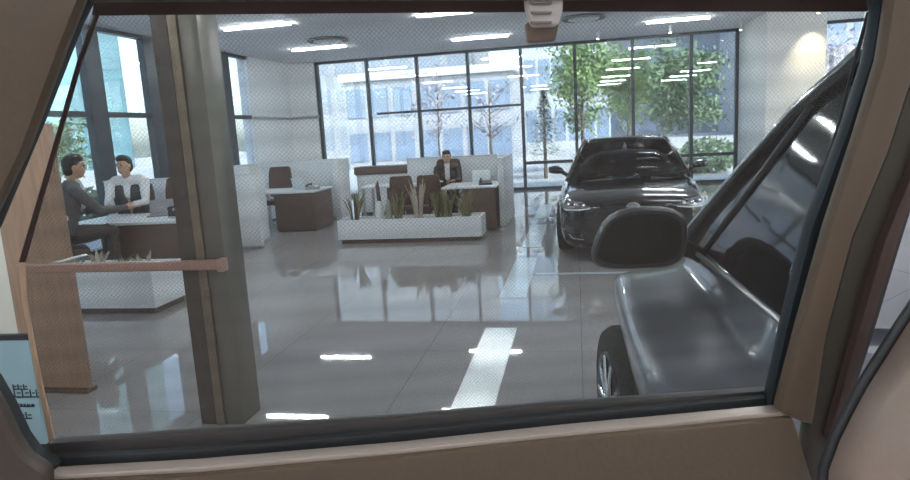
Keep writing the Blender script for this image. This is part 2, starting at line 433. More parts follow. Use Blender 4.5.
# ---------------------------------------------------------------- office chairs
def chair_proto(m, label, x, y, rz, tall=1.12):
    t = empty('office_chair', label, 'chair', (x, y, 0), rz, 'office chairs at the desks')
    bm = bmesh.new(); abox(bm, -.25, .25, -.25, .24, .42, .52); sub(fin('seat', bm, m, t, bevel=.035, seg=3))
    rings = []
    for z, wv, yb in ((.56, .20, .22), (.62, .235, .24), (.8, .25, .27), (1.0, .24, .29), (tall-.03, .22, .31), (tall, .18, .31)):
        rings.append([(-wv, yb-.02, z), (-wv*.6, yb+.015, z), (0, yb+.022, z), (wv*.6, yb+.015, z), (wv, yb-.02, z), (wv, yb+.04, z), (wv*.5, yb+.08, z), (-wv*.5, yb+.08, z), (-wv, yb+.04, z)])
    bm = bmesh.new(); loft(bm, rings); fin('backrest', bm, m, t, smooth=True)
    for s in (-1, 1):
        tube('armrest', [(s*.26, .18, .50), (s*.30, .16, .66), (s*.30, .0, .69), (s*.29, -.14, .68)], [.018, .018, .024, .02], M_black, t, 8)
    bm = bmesh.new(); atube(bm, [(0, .2, .44), (0, .3, .5), (0, .33, .66)], .02, 8); fin('back_bracket', bm, M_black, t, smooth=True)
    tube('gas_column', [(0, 0, .10), (0, 0, .28), (0, 0, .281), (0, 0, .42)], [.035, .035, .02, .02], M_chrome, t, 12)
    for k in range(5):
        a = 2*PI*k/5 + .3
        l = tube('base_leg', [(0, 0, .12), (.15*math.cos(a), .15*math.sin(a), .10), (.29*math.cos(a), .29*math.sin(a), .075)], [.03, .022, .015], M_chrome, t, 8)
        bm = bmesh.new(); lathe(bm, [(.012, -.024), (.028, -.02), (.028, .02), (.012, .024)], n=12, axis='x')
        bmesh.ops.transform(bm, matrix=Matrix.Translation((.29*math.cos(a), .29*math.sin(a), .029)) @ Matrix.Rotation(a+PI/2, 4, 'Z'), verts=bm.verts[:])
        fin('caster', bm, M_black, l, smooth=True)
    return t
ch = chair_proto(M_dbrown, 'brown leather chair behind the desk with no one seated', -6.02, 12.35, 0, 1.16)
def chair(label, x, y, rz, sc=1): c = copy_tree(ch); relabel(c, label, (x, y, 0), rz); c.scale = (sc,)*3; return c
chair('dark brown chair under the person in the dark suit', -2.42, 12.05, 0)
chair('dark chair left of the suited person, seen from behind, by the tall pale plant', -2.5, 11.15, PI, .84)
chair('dark visitor chair seen from behind, left of its twin at the planter', -3.02, 11.2, PI+.1, .84)
chair('empty dark chair behind the left desk, near the column', -6.08, 8.95, 0, 1.05)
chair('chair carrying the person in the white shirt', -6.72, 8.95, .35)
chair('chair carrying the person in grey at the far left', -6.34, 7.06, PI-.75)

# ---------------------------------------------------------------- things on the desks
def laptop(label, x, y, rz, m=M_white, z=.752):
    t = empty('laptop', label, 'laptop', (x, y, z), rz, 'laptops on the desks')
    box('base', -.16, .16, -.11, .11, 0, .015, m, t, bevel=.004)
    bm = bmesh.new(); abox(bm, -.16, .16, 0, .01, 0, .21, Matrix.Translation((0, .11, .012)) @ Matrix.Rotation(-.25, 4, 'X')); fin('lid', bm, m, t, bevel=.003)
    return t
M_scr = mat('bright_white_screen_back', (.85, .9, .92), .3, var=.02)
laptop('white laptop standing on the right of the suited person', -1.68, 11.52, .1, M_scr)
laptop('small laptop on the brown desk with the empty chair', -5.2, 11.9, 2.8, M_white)
laptop('grey laptop on the left white topped desk', -5.75, 8.2, .4, mat('grey_metal_case', (.25, .25, .27), .4, .3))
t = empty('desk_phone', 'dark desk phone on the desk right of the suited person', 'telephone', (-1.55, 11.1, .752), .2)
bm = bmesh.new(); prism(bm, [(-.11, -.09, 0), (-.11, .09, 0), (-.11, .09, .07), (-.11, -.09, .025)], (.22, 0, 0)); fin('body', bm, M_black, t, bevel=.006)
tube('handset', [(-.08, -.08, .055), (-.075, -.06, .085), (-.07, .04, .105), (-.07, .08, .095)], [.022, .014, .014, .022], M_black, t, 8)
t = empty('desk_phone', 'grey desk phone on the brown desk with the empty chair', 'telephone', (-4.9, 11.6, .752), -.2)
bm = bmesh.new(); prism(bm, [(-.11, -.09, 0), (-.11, .09, 0), (-.11, .09, .07), (-.11, -.09, .025)], (.22, 0, 0)); fin('body', bm, M_steel, t, bevel=.006)
tube('handset', [(-.08, -.08, .055), (-.075, -.06, .085), (-.07, .04, .105), (-.07, .08, .095)], [.022, .014, .014, .022], M_black, t, 8)
t = empty('coffee_machine', 'dark machine with clear bottles on the left white desk', 'machine', (-5.32, 8.0, .752), .1)
box('body', -.12, .12, -.09, .09, 0, .15, M_vest, t, bevel=.01)
box('drip_tray', -.09, .09, -.15, -.09, 0, .02, M_steel, t, bevel=.004)
box('spout', -.03, .03, -.13, -.09, .10, .13, M_steel, t, bevel=.004)
o = box('document', -.15, .15, -.1, .1, 0, .004, M_shirt); o.location = (-6.1, 7.85, .752); o.rotation_euler = (0, 0, .3); tag(o, 'white document lying on the left desk before the person in grey', 'paper')
o = box('document', -.15, .15, -.1, .1, 0, .004, M_shirt); o.location = (-2.0, 11.1, .752); o.rotation_euler = (0, 0, -.2); tag(o, 'white document before the person in the dark suit', 'paper')

# ---------------------------------------------------------------- planters with snake plants
def planter(label, x, y, w, d, h):
    t = empty('planter', label, 'planter', (x, y, 0), 0, 'white trough planters')
    bm = bmesh.new(); tk = .04
    abox(bm, -w/2, w/2, -d/2, -d/2+tk, .07, h); abox(bm, -w/2, w/2, d/2-tk, d/2, .07, h)
    abox(bm, -w/2, -w/2+tk, -d/2+tk, d/2-tk, .07, h); abox(bm, w/2-tk, w/2, -d/2+tk, d/2-tk, .07, h); abox(bm, -w/2+tk, w/2-tk, -d/2+tk, d/2-tk, .07, .1)
    fin('trough', bm, M_white, t)
    box('plinth', -w/2+.04, w/2-.04, -d/2+.04, d/2-.04, 0, .07, M_brown, t)
    g = box('pebble_bed', -w/2+tk, w/2-tk, -d/2+tk, d/2-tk, .1, h-.03, M_soil, t)
    return t
planter('long white planter with snake plants in the middle of the floor', -2.62, 10.05, 2.32, .5, .38)
planter('white planter under the handrail between board and column', -5.05, 6.15, 1.5, .6, .47)
def snake_plant(label, x, y, z, hgt, n, m, spread=.14, seed=0):
    r = random.Random(seed)
    t = empty('snake_plant', label, 'plant', (x, y, z), 0, 'snake plants in the long planter' if y > 8 else 'plants in the left planter')
    bm = bmesh.new()
    for k in range(n):
        a = r.uniform(0, 2*PI); rr_ = spread*.4*math.sqrt(r.random()); hh = hgt*r.uniform(.6, 1.0); lean = r.uniform(.1, 1)*spread
        bx, by = rr_*math.cos(a), rr_*math.sin(a); tw = r.uniform(0, PI); rings = []
        for q in range(7):
            s = q/6; wd = .016*(.55+1.2*s)*(1-s**4)+.002; th = .005
            cx = bx+lean*s*s*math.cos(a); cy = by+lean*s*s*math.sin(a); zz = -.05+(hh+.05)*s; an = tw+s*.8
            u = Vector((math.cos(an), math.sin(an), 0)); v = Vector((-u.y, u.x, 0)); c = Vector((cx, cy, zz))
            rings.append([c-u*wd, c+v*th, c+u*wd, c-v*th])
        loft(bm, rings)
    fin('leaves', bm, m, t, smooth=True)
    return t
for i, (x, h, n, m, l) in enumerate(((-3.56, .48, 20, M_leaf, 'snake plant at the left end of the long planter'),
        (-2.84, .48, 15, M_leaf, 'thin snake plant third from the left in the long planter'),
        (-2.50, .68, 18, M_leafp, 'tall pale plant in the middle of the long planter'),
        (-2.17, .46, 32, M_leaf, 'bushy snake plant before the suited person'),
        (-2.02, .48, 20, M_leaf, 'snake plant just right of the bushy one before the suited person'),
        (-1.72, .42, 24, M_leaf, 'snake plant at the right end of the long planter'))):
    snake_plant(l, x, 10.05, .35, h, n, m, .16, i)
t = empty('vase', 'pale grey vase with a dark branch in the long planter', 'vase', (-3.14, 10.05, .35))
bm = bmesh.new(); lathe(bm, [(.05, 0), (.075, .04), (.08, .14), (.06, .24), (.045, .28), (.055, .30)], n=20); fin('vessel', bm, M_white, t, smooth=True)
tube('branch', [(0, 0, .05), (.01, 0, .3), (-.01, .01, .55), (.01, 0, .62)], [.03, .035, .03, .005], M_dbrown, t, 7)
o = bpy.data.objects.new('lantern', None)
bm = bmesh.new(); lathe(bm, [(.05, 0), (.055, .02), (.05, .2), (.03, .24), (.028, .3), (.02, .31)], n=20)
o = fin('bottle', bm, mat('sage_green_glaze', (.32, .36, .30), .4), smooth=True); o.location = (-3.0, 10.1, .35); tag(o, 'sage green bottle beside the vase in the long planter', 'bottle')
for i, (x, h) in enumerate(((-5.45, .16), (-5.15, .2), (-4.85, .14), (-4.55, .17))):
    snake_plant(['small plant in the left planter, nearest the board', 'small plant in the left planter, second from the board',
                 'small plant in the left planter, second from its right end', 'small plant at the right end of the left planter'][i], x, 6.15, .44, h, 9, M_leafp if i % 2 else M_leaf, .13, 30+i)

# ---------------------------------------------------------------- people
def limbs_mesh(name, capsules, ells, m, parent, vox=.012):
    bm = bmesh.new()
    for pts, rad in capsules:
        atube(bm, pts, rad, 12)
        rl = rad if isinstance(rad, (list, tuple)) else [rad]*len(pts)
        for p, r_ in zip(pts, rl): bmesh.ops.create_icosphere(bm, subdivisions=2, radius=r_*1.0, matrix=Matrix.Translation(p))
    for c, s in ells:
        bmesh.ops.create_icosphere(bm, subdivisions=3, radius=1, matrix=Matrix.Translation(c) @ Matrix.Diagonal((*s, 1)))
    me = bpy.data.meshes.new(name + '_src'); bm.to_mesh(me); bm.free()
    tmp = bpy.data.objects.new('tmp', me); C.objects.link(tmp)
    md = tmp.modifiers.new('r', 'REMESH'); md.mode = 'VOXEL'; md.voxel_size = vox
    sm = tmp.modifiers.new('s', 'SMOOTH'); sm.iterations = 4; sm.factor = .5
    dg = bpy.context.evaluated_depsgraph_get(); dg.update()
    me2 = bpy.data.meshes.new_from_object(tmp.evaluated_get(dg)); bpy.data.objects.remove(tmp); bpy.data.meshes.remove(me)
    me2.name = name
    return link(name, me2, parent, m, smooth=True)
def person(label, x, y, rz, sc, top, legs_m, handL, handR, lean=.0, headturn=0., headdown=.0, vest=None):
    """seated figure facing local -Y; pelvis at seat height .52, hands given in local metres"""
    V = Vector
    t = empty('person', label, 'person', (x, y, 0), rz, None, sc)
    pel = V((0, .05, .58)); ch = V((0, .03-lean*.5, .92)); neck = V((0, .03-lean, 1.10)); hd = V((0, -.01-lean-headdown*.5, 1.27-headdown*.2))
    body_c = [([pel, ch, neck+V((0, 0, -.04))], [.125, .125, .07]), ([neck+V((0, 0, -.06)), hd+V((0, .02, -.05))], [.055, .05])]
    jacket_c = [([V((-.07, .05, .60)), V((-.09, .02-lean*.4, .90))], [.125, .13]), ([V((.07, .05, .60)), V((.09, .02-lean*.4, .90))], [.125, .13]),
                ([V((-.15, .03-lean, 1.06)), V((.15, .03-lean, 1.06))], [.075, .075]), ([ch, neck+V((0, .0, -.03))], [.14, .075])]
    trous_c, shoes, sleeves, hands = [], [], [], []
    for s in (-1, 1):
        hip = V((s*.09, .04, .56)); kn = V((s*.13, -.40, .56)); an = V((s*.13, -.38, .11))
        body_c.append(([hip, kn, an], [.07, .055, .035]))
        trous_c.append(([hip, (hip+kn)/2, kn, (kn+an)/2, an+V((0, 0, .02))], [.10, .088, .072, .062, .056]))
        h = V(handR if s < 0 else handL); sh = V((s*.205, .03-lean, 1.03)); mid = (sh+h)/2
        el = mid + V((s*.07, .05, -.12))
        wr = h + (el-h).normalized()*.07
        sleeves.append(([sh, (sh+el)/2, el, (el+wr)/2, wr], [.068, .058, .05, .043, .036]))
        body_c.append(([sh, el, wr, h], [.04, .035, .025, .024]))
        d = (h-el).normalized(); sd_ = d.cross(V((0, 0, 1))).normalized()
        hc = [([wr, h], [.026, .030])]
        for q, L in enumerate((.068, .078, .072, .056)):
            b0 = h + sd_*(q-1.5)*.019 + d*.02
            hc.append(([b0, b0+d*L*.55+V((0, 0, .006)), b0+d*L+V((0, 0, -.014))], [.0105, .0095, .008]))
        th = h - sd_*s*.028
        hc.append(([th, th-sd_*s*.022+d*.03, th-sd_*s*.024+d*.055], [.012, .010, .009]))
        hands += hc
    Mh = Matrix.Rotation(headturn, 3, 'Z')
    def H(v): return hd + Mh @ V(v)
    ells = [(hd, (.078, .092, .112)), (H((0, -.03, -.065)), (.056, .06, .06))]
    caps = body_c + hands + [([H((0, -.09, .01)), H((0, -.108, -.02))], [.012, .016]), ([H((-.022, -.092, -.055)), H((.022, -.092, -.055))], [.010, .010]),
                             ([H((-.03, -.085, .03)), H((.03, -.085, .03))], [.012, .012])]
    for s in (-1, 1):
        ells.append((H((s*.078, .01, -.01)), (.014, .022, .034)))
    limbs_mesh('body', caps, ells, M_skin, t, .0085)
    for s in (-1, 1):
        bm = bmesh.new(); bmesh.ops.create_uvsphere(bm, u_segments=12, v_segments=8, radius=.011, matrix=Matrix.Translation(H((s*.030, -.089, .008)))); fin('eye', bm, M_hair, t, smooth=True)
    hc = [(H((0, .025, .035)), (.088, .092, .095)), (H((0, -.02, .085)), (.078, .075, .05)), (H((0, .05, -.02)), (.08, .065, .08))]
    limbs_mesh('hair', [], hc, M_hair, t, .01)
    limbs_mesh('jacket', jacket_c + sleeves, [], top, t, .012)
    if vest is not None:
        limbs_mesh('vest', [([V((-.075, .05, .60)), V((-.095, .02-lean*.4, .92))], [.14, .145]), ([V((.075, .05, .60)), V((.095, .02-lean*.4, .92))], [.14, .145])], [], vest, t, .012)
    else:
        limbs_mesh('shirt', [([V((0, -.085-lean*.6, .86)), V((0, -.045-lean, 1.05)), V((0, -.01-lean, 1.10))], [.05, .05, .058])], [], M_shirt, t, .01)
    limbs_mesh('trousers', trous_c + [([V((-.06, .06, .58)), V((.06, .06, .58))], [.13, .13])], [], legs_m, t, .012)
    for s in (-1, 1):
        bm = bmesh.new(); loft(bm, [[(s*.13+wv*cx, y0, max(0, z0+hh*cz)) for cx, cz in ((-1, 0), (-.9, .7), (0, 1), (.9, .7), (1, 0))] for y0, wv, z0, hh in
              ((-.33, .03, 0, .07), (-.36, .042, 0, .11), (-.42, .043, 0, .10), (-.52, .045, 0, .06), (-.60, .03, 0, .035))]); fin('shoe', bm, M_shoe, t, smooth=True)
    return t
person('person in a dark suit seated at the far desk, looking down', -2.38, 12.06, .1, .97, M_suit, M_suit, (.12, -.40, .82), (-.12, -.40, .82), lean=.06, headdown=.06)
person('person in white shirt and dark vest leaning over the left desk', -6.66, 8.88, .25, 1.16, M_shirt, M_suit, (.14, -.46, .78), (-.1, -.46, .78), lean=.10, headturn=-.3, headdown=.04, vest=M_vest)
person('person in grey at the far left, arm reaching across the desk', -6.30, 7.10, PI-.75, 1.2, M_grey, M_suit, (.05, -.50, .78), (-.12, -.62, .80), lean=.12, headdown=.03)

# ---------------------------------------------------------------- cars
M_bpaint = mat('black_car_paint', (.008, .008, .009), .16, .0, coat=1., var=.05)
M_gpaint = mat('dark_grey_car_paint', (.12, .125, .145), .35, .3, coat=.6, var=.05)
M_tint = glass_mat('tinted_car_glass', (.34, .35, .36), .02)
M_dark_glass = mat('dark_privacy_glass', (.010, .010, .011), .05, 0, spec=.10)
M_int = mat('dark_cabin_trim', (.03, .028, .027), .7)
M_lamp = mat('clear_lamp_lens', (.35, .36, .38), .08, .6, coat=1.)
M_drl = mat('white_lamp_bar', (.9, .92, .95), .2, var=0)
M_tyre = mat('tyre_rubber', (.018, .018, .018), .8, bump=.2, scale=60)
M_rim = mat('alloy_rim', (.16, .16, .165), .3, .9)

def wheel(parent, x, y, z, r, wd, steer=0., side=-1):
    """tyre with rim parts; side = -1: outer face towards -X"""
    bm = bmesh.new(); lathe(bm, [(r*.66, -wd/2), (r*.93, -wd/2), (r*.99, -wd*.36), (r, 0), (r*.99, wd*.36), (r*.93, wd/2), (r*.66, wd/2)], n=40, axis='x')
    o = fin('wheel', bm, M_tyre, parent, smooth=True); o.location = (x, y, z); o.rotation_euler = (0, 0, steer)
    bm = bmesh.new(); s = side
    lathe(bm, [(r*.665, s*wd*.50), (r*.66, s*wd*.56), (r*.62, s*wd*.55), (r*.58, s*wd*.40), (r*.30, s*wd*.32)][::(1 if s > 0 else 1)], n=40, axis='x')
    fin('rim', bm, M_rim, o, smooth=True)
    bm = bmesh.new()
    for k in range(10):
        a = 2*PI*k/10; ca, sa = math.cos(a), math.sin(a)
        atube(bm, [(s*wd*.50, ca*r*.08, sa*r*.08), (s*wd*.54, ca*r*.35, sa*r*.35), (s*wd*.53, ca*r*.62, sa*r*.62)], [r*.05, r*.035, r*.03], 6)
    lathe(bm, [(r*.12, s*wd*.45), (r*.11, s*wd*.60), (r*.05, s*wd*.62)], n=16, axis='x')
    fin('spokes', bm, M_chrome, o, smooth=True)
    return o

def surf(pts_grid, name, m, parent, solid=.004, smooth=True):
    bm = bmesh.new(); R = [[bm.verts.new(p) for p in r] for r in pts_grid]
    for a, b in zip(R, R[1:]):
        for k in range(len(a)-1): bm.faces.new((a[k], a[k+1], b[k+1], b[k]))
    o = fin(name, bm, m, parent, smooth=smooth)
    if solid:
        md = o.modifiers.new('thickness', 'SOLIDIFY'); md.thickness = solid; md.offset = 0
    return o

# --- the black sedan facing the viewer (local: nose at y=0, tail at +y)
car = empty('car', 'glossy black sedan facing the viewer in front of the far windows', 'car', (.64, 7.98, 0), math.radians(-1.5), sc=.965)
def sec(y, w, t, s, b, crown=.03):
    half = [(0, t), (.35*w, t-crown*.15), (.68*w, t-crown*.5), (.86*w, t-crown), (.96*w, s), (w, s-.1), (w, (s+b)/2), (.985*w, b+.12), (.93*w, b+.02), (.8*w, b)]
    pts = [(x, y, z) for x, z in half] + [(-x, y, z) for x, z in half[::-1][:-1]]
    return pts
st = [(0.00, .40, .70, .64, .26, .03), (.04, .68, .76, .69, .20, .04), (.12, .82, .80, .72, .17, .05), (.30, .90, .845, .76, .16, .05), (.60, .935, .88, .80, .16, .05), (1.1, .945, .925, .85, .16, .05),
      (1.45, .945, .95, .88, .16, .05), (2.2, .945, .96, .90, .16, .05), (3.2, .945, .97, .92, .16, .05), (4.0, .945, .99, .94, .18, .05), (4.6, .90, 1.0, .92, .22, .05), (4.88, .80, .97, .86, .28, .05), (4.97, .6, .88, .78, .36, .05)]
bm = bmesh.new(); loft(bm, [sec(*s) for s in st]); sub(fin('body_shell', bm, M_bpaint, car, smooth=True), 2)
# greenhouse: windscreen, roof, side glass, rear glass, pillars
wsb = [(-.80, 1.38, .93), (-.45, 1.24, .945), (0, 1.19, .95), (.45, 1.24, .945), (.80, 1.38, .93)]
wst = [(-.565, 2.08, 1.385), (-.3, 2.03, 1.41), (0, 2.01, 1.418), (.3, 2.03, 1.41), (.565, 2.08, 1.385)]
mid = [((a[0]+b[0])/2*1.01, (a[1]+b[1])/2-.015, (a[2]+b[2])/2+.03) for a, b in zip(wsb, wst)]
surf([wsb, mid, wst], 'windscreen', M_tint, car)
rt = [[(-.60, y, z-.045), (-.45, y, z-.01), (-.2, y, z), (.2, y, z), (.45, y, z-.01), (.60, y, z-.045)] for y, z in ((2.04, 1.425), (2.4, 1.45), (2.9, 1.45), (3.3, 1.43), (3.5, 1.40))]
surf(rt, 'roof', M_bpaint, car, .02)
surf([[(-.60, 3.48, 1.36), (0, 3.52, 1.39), (.60, 3.48, 1.36)], [(-.74, 4.25, .98), (0, 4.4, 1.0), (.74, 4.25, .98)]], 'rear_window', M_tint, car)
for s in (-1, 1):
    surf([[(s*.62, 2.1, 1.37), (s*.625, 2.7, 1.39), (s*.62, 3.45, 1.36)], [(s*.86, 1.5, .93), (s*.88, 2.7, .95), (s*.84, 4.15, .97)]], 'side_window', M_tint, car)
    tube('pillar', [(s*.84, 1.36, .92), (s*.73, 1.72, 1.17), (s*.60, 2.08, 1.40), (s*.60, 2.5, 1.425), (s*.60, 3.3, 1.41), (s*.68, 3.85, 1.2), (s*.80, 4.3, .98)], [.035, .032, .035, .03, .03, .05, .07], M_bpaint, car, 8)
    # door mirror
    mr = empty('mx', '', ''); del mr['label'], mr['category']; mr.name = 'door_mirror'; mr.parent = car
    bm = bmesh.new(); loft(bm, [[(s*xx+s*0, yy, zz) for xx, yy, zz in r] for r in (
        ((.90, 1.50, 1.00), (.90, 1.60, 1.00), (.90, 1.60, 1.07), (.90, 1.50, 1.07)),
        ((.96, 1.46, .985), (.96, 1.64, .985), (.96, 1.64, 1.12), (.96, 1.46, 1.12)),
        ((1.08, 1.47, .99), (1.08, 1.64, .99), (1.08, 1.64, 1.13), (1.08, 1.47, 1.13)),
        ((1.13, 1.52, 1.02), (1.13, 1.62, 1.02), (1.13, 1.62, 1.10), (1.13, 1.52, 1.10)))]); sub(fin('housing', bm, M_bpaint, mr, smooth=True))
    surf([[(s*.97, 1.642, 1.0), (s*1.1, 1.642, 1.01)], [(s*.97, 1.642, 1.11), (s*1.1, 1.642, 1.11)]], 'mirror_glass', M_chrome, mr)
    tube('mirror_stalk', [(s*.84, 1.55, .97), (s*.92, 1.55, 1.02)], .03, M_black, mr, 8)
    # headlamp
    hl = surf([[(s*.50, .035+.10-.045, .635+.10), (s*.66, .10+.06-.045, .645+.10), (s*.80, .22-.045, .665+.10), (s*.895, .50-.045, .70+.10)],
               [(s*.50, .10-.045, .60+.10), (s*.68, .115-.045, .585+.10), (s*.82, .22-.045, .59+.10), (s*.915, .46-.045, .64+.10)],
               [(s*.55, .075-.045, .575+.10), (s*.68, .10-.045, .56+.10), (s*.83, .20-.045, .555+.10), (s*.91, .36-.045, .585+.10)]], 'headlamp', M_lamp, car, .03)
    bm = bmesh.new(); atube(bm, [(s*.52, .06-.045, .572+.10), (s*.66, .08-.045, .555+.10), (s*.82, .18-.045, .552+.10), (s*.905, .36-.045, .60+.10), (s*.90, .48-.045, .68+.10)], [.006, .010, .012, .011, .006], 6); fin('running_light', bm, M_drl, hl, smooth=True)
    for k, xx in enumerate((.60, .70, .79)):
        bm = bmesh.new(); bmesh.ops.create_uvsphere(bm, u_segments=12, v_segments=8, radius=.026, matrix=Matrix.Translation((s*xx, .04+.045*k, .71+.004*k))); fin('projector_lens', bm, M_chrome, hl, smooth=True)
    # lower side intake with chrome blade
    surf([[(s*.62, -.005+.06, .42), (s*.84, .13, .46)], [(s*.60, .045, .27), (s*.83, .13, .27)]], 'air_intake', M_black, car, .03)
    tube('intake_blade', [(s*.60, .035, .29), (s*.74, .07, .30), (s*.86, .16, .42)], [.008, .01, .008], M_chrome, car, 6)
# spindle grille with bars, frame and badge
gw = [(.72, .40), (.64, .33), (.50, .24), (.36, .27), (.25, .38), (.19, .43)]
bm = bmesh.new(); L_, R_ = [(-x, -.018+abs(z-.45)*.08, z) for z, x in gw], [(x, -.018+abs(z-.45)*.08, z) for z, x in gw]
prism(bm, L_ + R_[::-1], (0, .05, 0)); fin('grille', bm, M_black, car)
bm = bmesh.new()
for z in [.22+.035*k for k in range(12)]:
    wv = .0
    for (z0, x0), (z1, x1) in zip(gw, gw[1:]):
        if z1 <= z <= z0: wv = x1+(x0-x1)*(z-z1)/(z0-z1)
    abox(bm, -wv+.02, wv-.02, -.03, -.018, z-.006, z+.006)
fin('grille_bars', bm, M_vest, car)
bm = bmesh.new(); atube(bm, [(p[0], p[1]-.008, p[2]) for p in L_ + R_[::-1] + [L_[0]]], .012, 6); fin('grille_frame', bm, mat('smoked_chrome', (.06, .06, .065), .2, .8), car, smooth=True)
bm = bmesh.new(); lathe(bm, [(.072, 0), (.072, .012), (.062, .016), (.060, .004)], n=28)
bmesh.ops.transform(bm, matrix=Matrix.Translation((0, -.035, .68)) @ Matrix.Rotation(PI/2, 4, 'X') @ Matrix.Diagonal((1.15, .85, 1, 1)), verts=bm.verts[:])
em = fin('badge', bm, M_chrome, car, smooth=True)
bm = bmesh.new(); atube(bm, [(-.02, -.055, .71), (-.03, -.055, .66), (.03, -.055, .655)], .008, 6); fin('badge_letter', bm, M_chrome, em, smooth=True)
for k, s in enumerate((-.5, .5)): tube('wiper', [(s, 1.20, .955), (s+.3, 1.30, .99)], .008, M_black, car, 6)
# interior seen through the windscreen
for s in (-1, 1):
    bm = bmesh.new(); loft(bm, [[(s*.36+a*wv, y0, z) for a, y0 in ((-1, yb), (1, yb), (1, yb+.12), (-1, yb+.12))] for z, wv, yb in ((.45, .24, 2.0), (.7, .25, 2.05), (1.0, .22, 2.15), (1.08, .12, 2.18), (1.2, .11, 2.2), (1.24, .09, 2.21))])
    fin('front_seat', bm, M_int, car, bevel=.02)
box('dashboard', -.72, .72, 1.35, 1.75, .82, .945, M_int, car, bevel=.03)
for s, a, b in ((-1, -.66, -.26), (1, .34, .66)):
    surf([[(a, 1.50, .965), (b, 1.50, .965)], [(a+.02*s, 1.66, 1.09), (b-.1*s, 1.66, 1.09)]], 'dashboard_sheet', M_shirt, car)
bm = bmesh.new(); atube(bm, [(.38+.18*math.cos(q), 1.80+.04*math.sin(q), .98+.16*math.sin(q)) for q in [2*PI*k/24 for k in range(25)]], .014, 6, cap=False); fin('steering_wheel', bm, M_black, car, smooth=True)
for s in (-1, 1):
    for yy in (1.0, 3.95): wheel(car, s*.86, yy, .335, .335, .22, 0, s)

car.scale = (.965, .965, 1.0)
# --- the neighbouring dark grey SUV seen along its left flank (nose away from the viewer)
suv = empty('suv', 'dark grey car close by on the right, seen along its side with its door mirror', 'car', (0, 0, 0))
# left flank profile per station: (x, z) from rocker up to the belt, then bonnet or door top
def side_x(y):   # widest bulge over the front wheel, tucked in further back
    return .15 + .05*max(0, min(1, (2.3-y)/1.0))
CX = 1.36
def ssec(y, nose=1.0, belt=1.13, top=None):
    wx = side_x(y); top = top if top is not None else belt
    h = [(.38, .30), (.31, .35), (.26, .5), (wx+.04, .72), (wx, .89), (wx+.02, .965), (.30, .98), (.45, 1.0), (.50, 1.03), (.53, belt), (.66, top), (.9, top+.01), (CX, top+.01)]
    h = [(CX+(x-CX)*nose, z) for x, z in h]
    return [(x, y, z) for x, z in h] + [(2*CX-x, y, z) for x, z in h[::-1][1:]]
st = [(1.70, 1, 1.16), (1.9, 1, 1.15), (2.4, 1, 1.135), (2.9, 1, 1.12), (3.2, 1, 1.10)]
rings = [ssec(y, n_, b_) for y, n_, b_ in st]
for y, n_, dz in ((3.4, .985, -.06), (3.65, .95, -.16), (3.85, .86, -.26), (3.92, .74, -.32)):
    rings.append([(x, yy, z if z < .8 else z+dz*(z-.75)/.35) for x, yy, z in ssec(y, n_, 1.08)])
bm = bmesh.new(); loft(bm, rings); sub(fin('body_shell', bm, M_gpaint, suv, smooth=True), 2)
# bright seam where wing meets door, belt moulding, dark roof and pillar structure
A = [(.513, 3.33, 1.086), (.59, 3.078, 1.289), (.661, 2.80, 1.476), (.71, 2.58, 1.605), (.747, 2.432, 1.70), (.789, 2.142, 1.812), (.806, 2.043, 1.857), (.82, 1.9, 1.885), (.82, 1.72, 1.89)]
BL = [(.53, 3.2, 1.11), (.53, 3.0, 1.12), (.53, 2.75, 1.13), (.53, 2.5, 1.135), (.53, 2.3, 1.14), (.53, 2.12, 1.148), (.53, 2.0, 1.152), (.53, 1.88, 1.156), (.53, 1.72, 1.16)]
tube('roof_pillar', A, [.045]+[.034]*8, M_bpaint, suv, 10)
tube('roof_pillar', [(2*CX-x, y, z) for x, y, z in A], .036, M_bpaint, suv, 10)
surf([[(x+.01, y, z) for x, y, z in A], BL], 'side_window', M_dark_glass, suv, .006, smooth=False)
surf([[(2*CX-x-.01, y, z) for x, y, z in A], [(2*CX-x, y, z) for x, y, z in BL]], 'side_window', M_dark_glass, suv, .006, smooth=False)
wt = [(x, y, z) for x, y, z in A[:6]]
surf([[(x + (2*CX-2*x)*q/4, y + .10*math.sin(PI*q/4), z+.02*math.sin(PI*q/4)) for q in range(5)] for x, y, z in wt], 'windscreen', M_dark_glass, suv)
surf([[(x + (2*CX-2*x)*q/4, y, z+.03+.03*math.sin(PI*q/4)) for q in range(5)] for x, y, z in A[5:]], 'roof', M_gpaint, suv, .03)
surf([[(.55, 1.71, 1.16), (2*CX-.55, 1.71, 1.16)], [(.82, 1.71, 1.88), (2*CX-.82, 1.71, 1.88)]], 'rear_window', mat('added_bright_mirror', (.75, .8, .88), .03, 1., var=.02), suv)  # mirror sheet over the cut-off tail, added to brighten the pillar gap
tube('belt_moulding', [(.50, 3.10, 1.10), (.51, 2.6, 1.125), (.52, 2.2, 1.135), (.53, 1.71, 1.15)], .011, M_steel, suv, 6)
tube('window_divider', [(.53, 2.90, 1.13), (.765, 2.30, 1.745)], .014, M_black, suv, 6)
mr = bpy.data.objects.new('door_mirror', None); C.objects.link(mr); mr.parent = suv
def rr2(cx, cz, hw, hh, y, n=20, p=3.2, skew=0):
    o = []
    for k in range(n):
        a = 2*PI*k/n; c, s_ = math.cos(a), math.sin(a)
        xx = hw*math.copysign(abs(c)**(2/p), c); zz = hh*math.copysign(abs(s_)**(2/p), s_)
        o.append((cx+xx+skew*zz*(1 if xx < 0 else .1), y, cz+zz))
    return o
bm = bmesh.new(); loft(bm, [rr2(.262, 1.195, .180, .124, 2.84, skew=.40), rr2(.262, 1.195, .192, .134, 2.87, skew=.40), rr2(.262, 1.195, .19, .13, 2.95, skew=.40), rr2(.275, 1.195, .15, .10, 3.01, skew=.3), rr2(.285, 1.195, .08, .06, 3.04)])
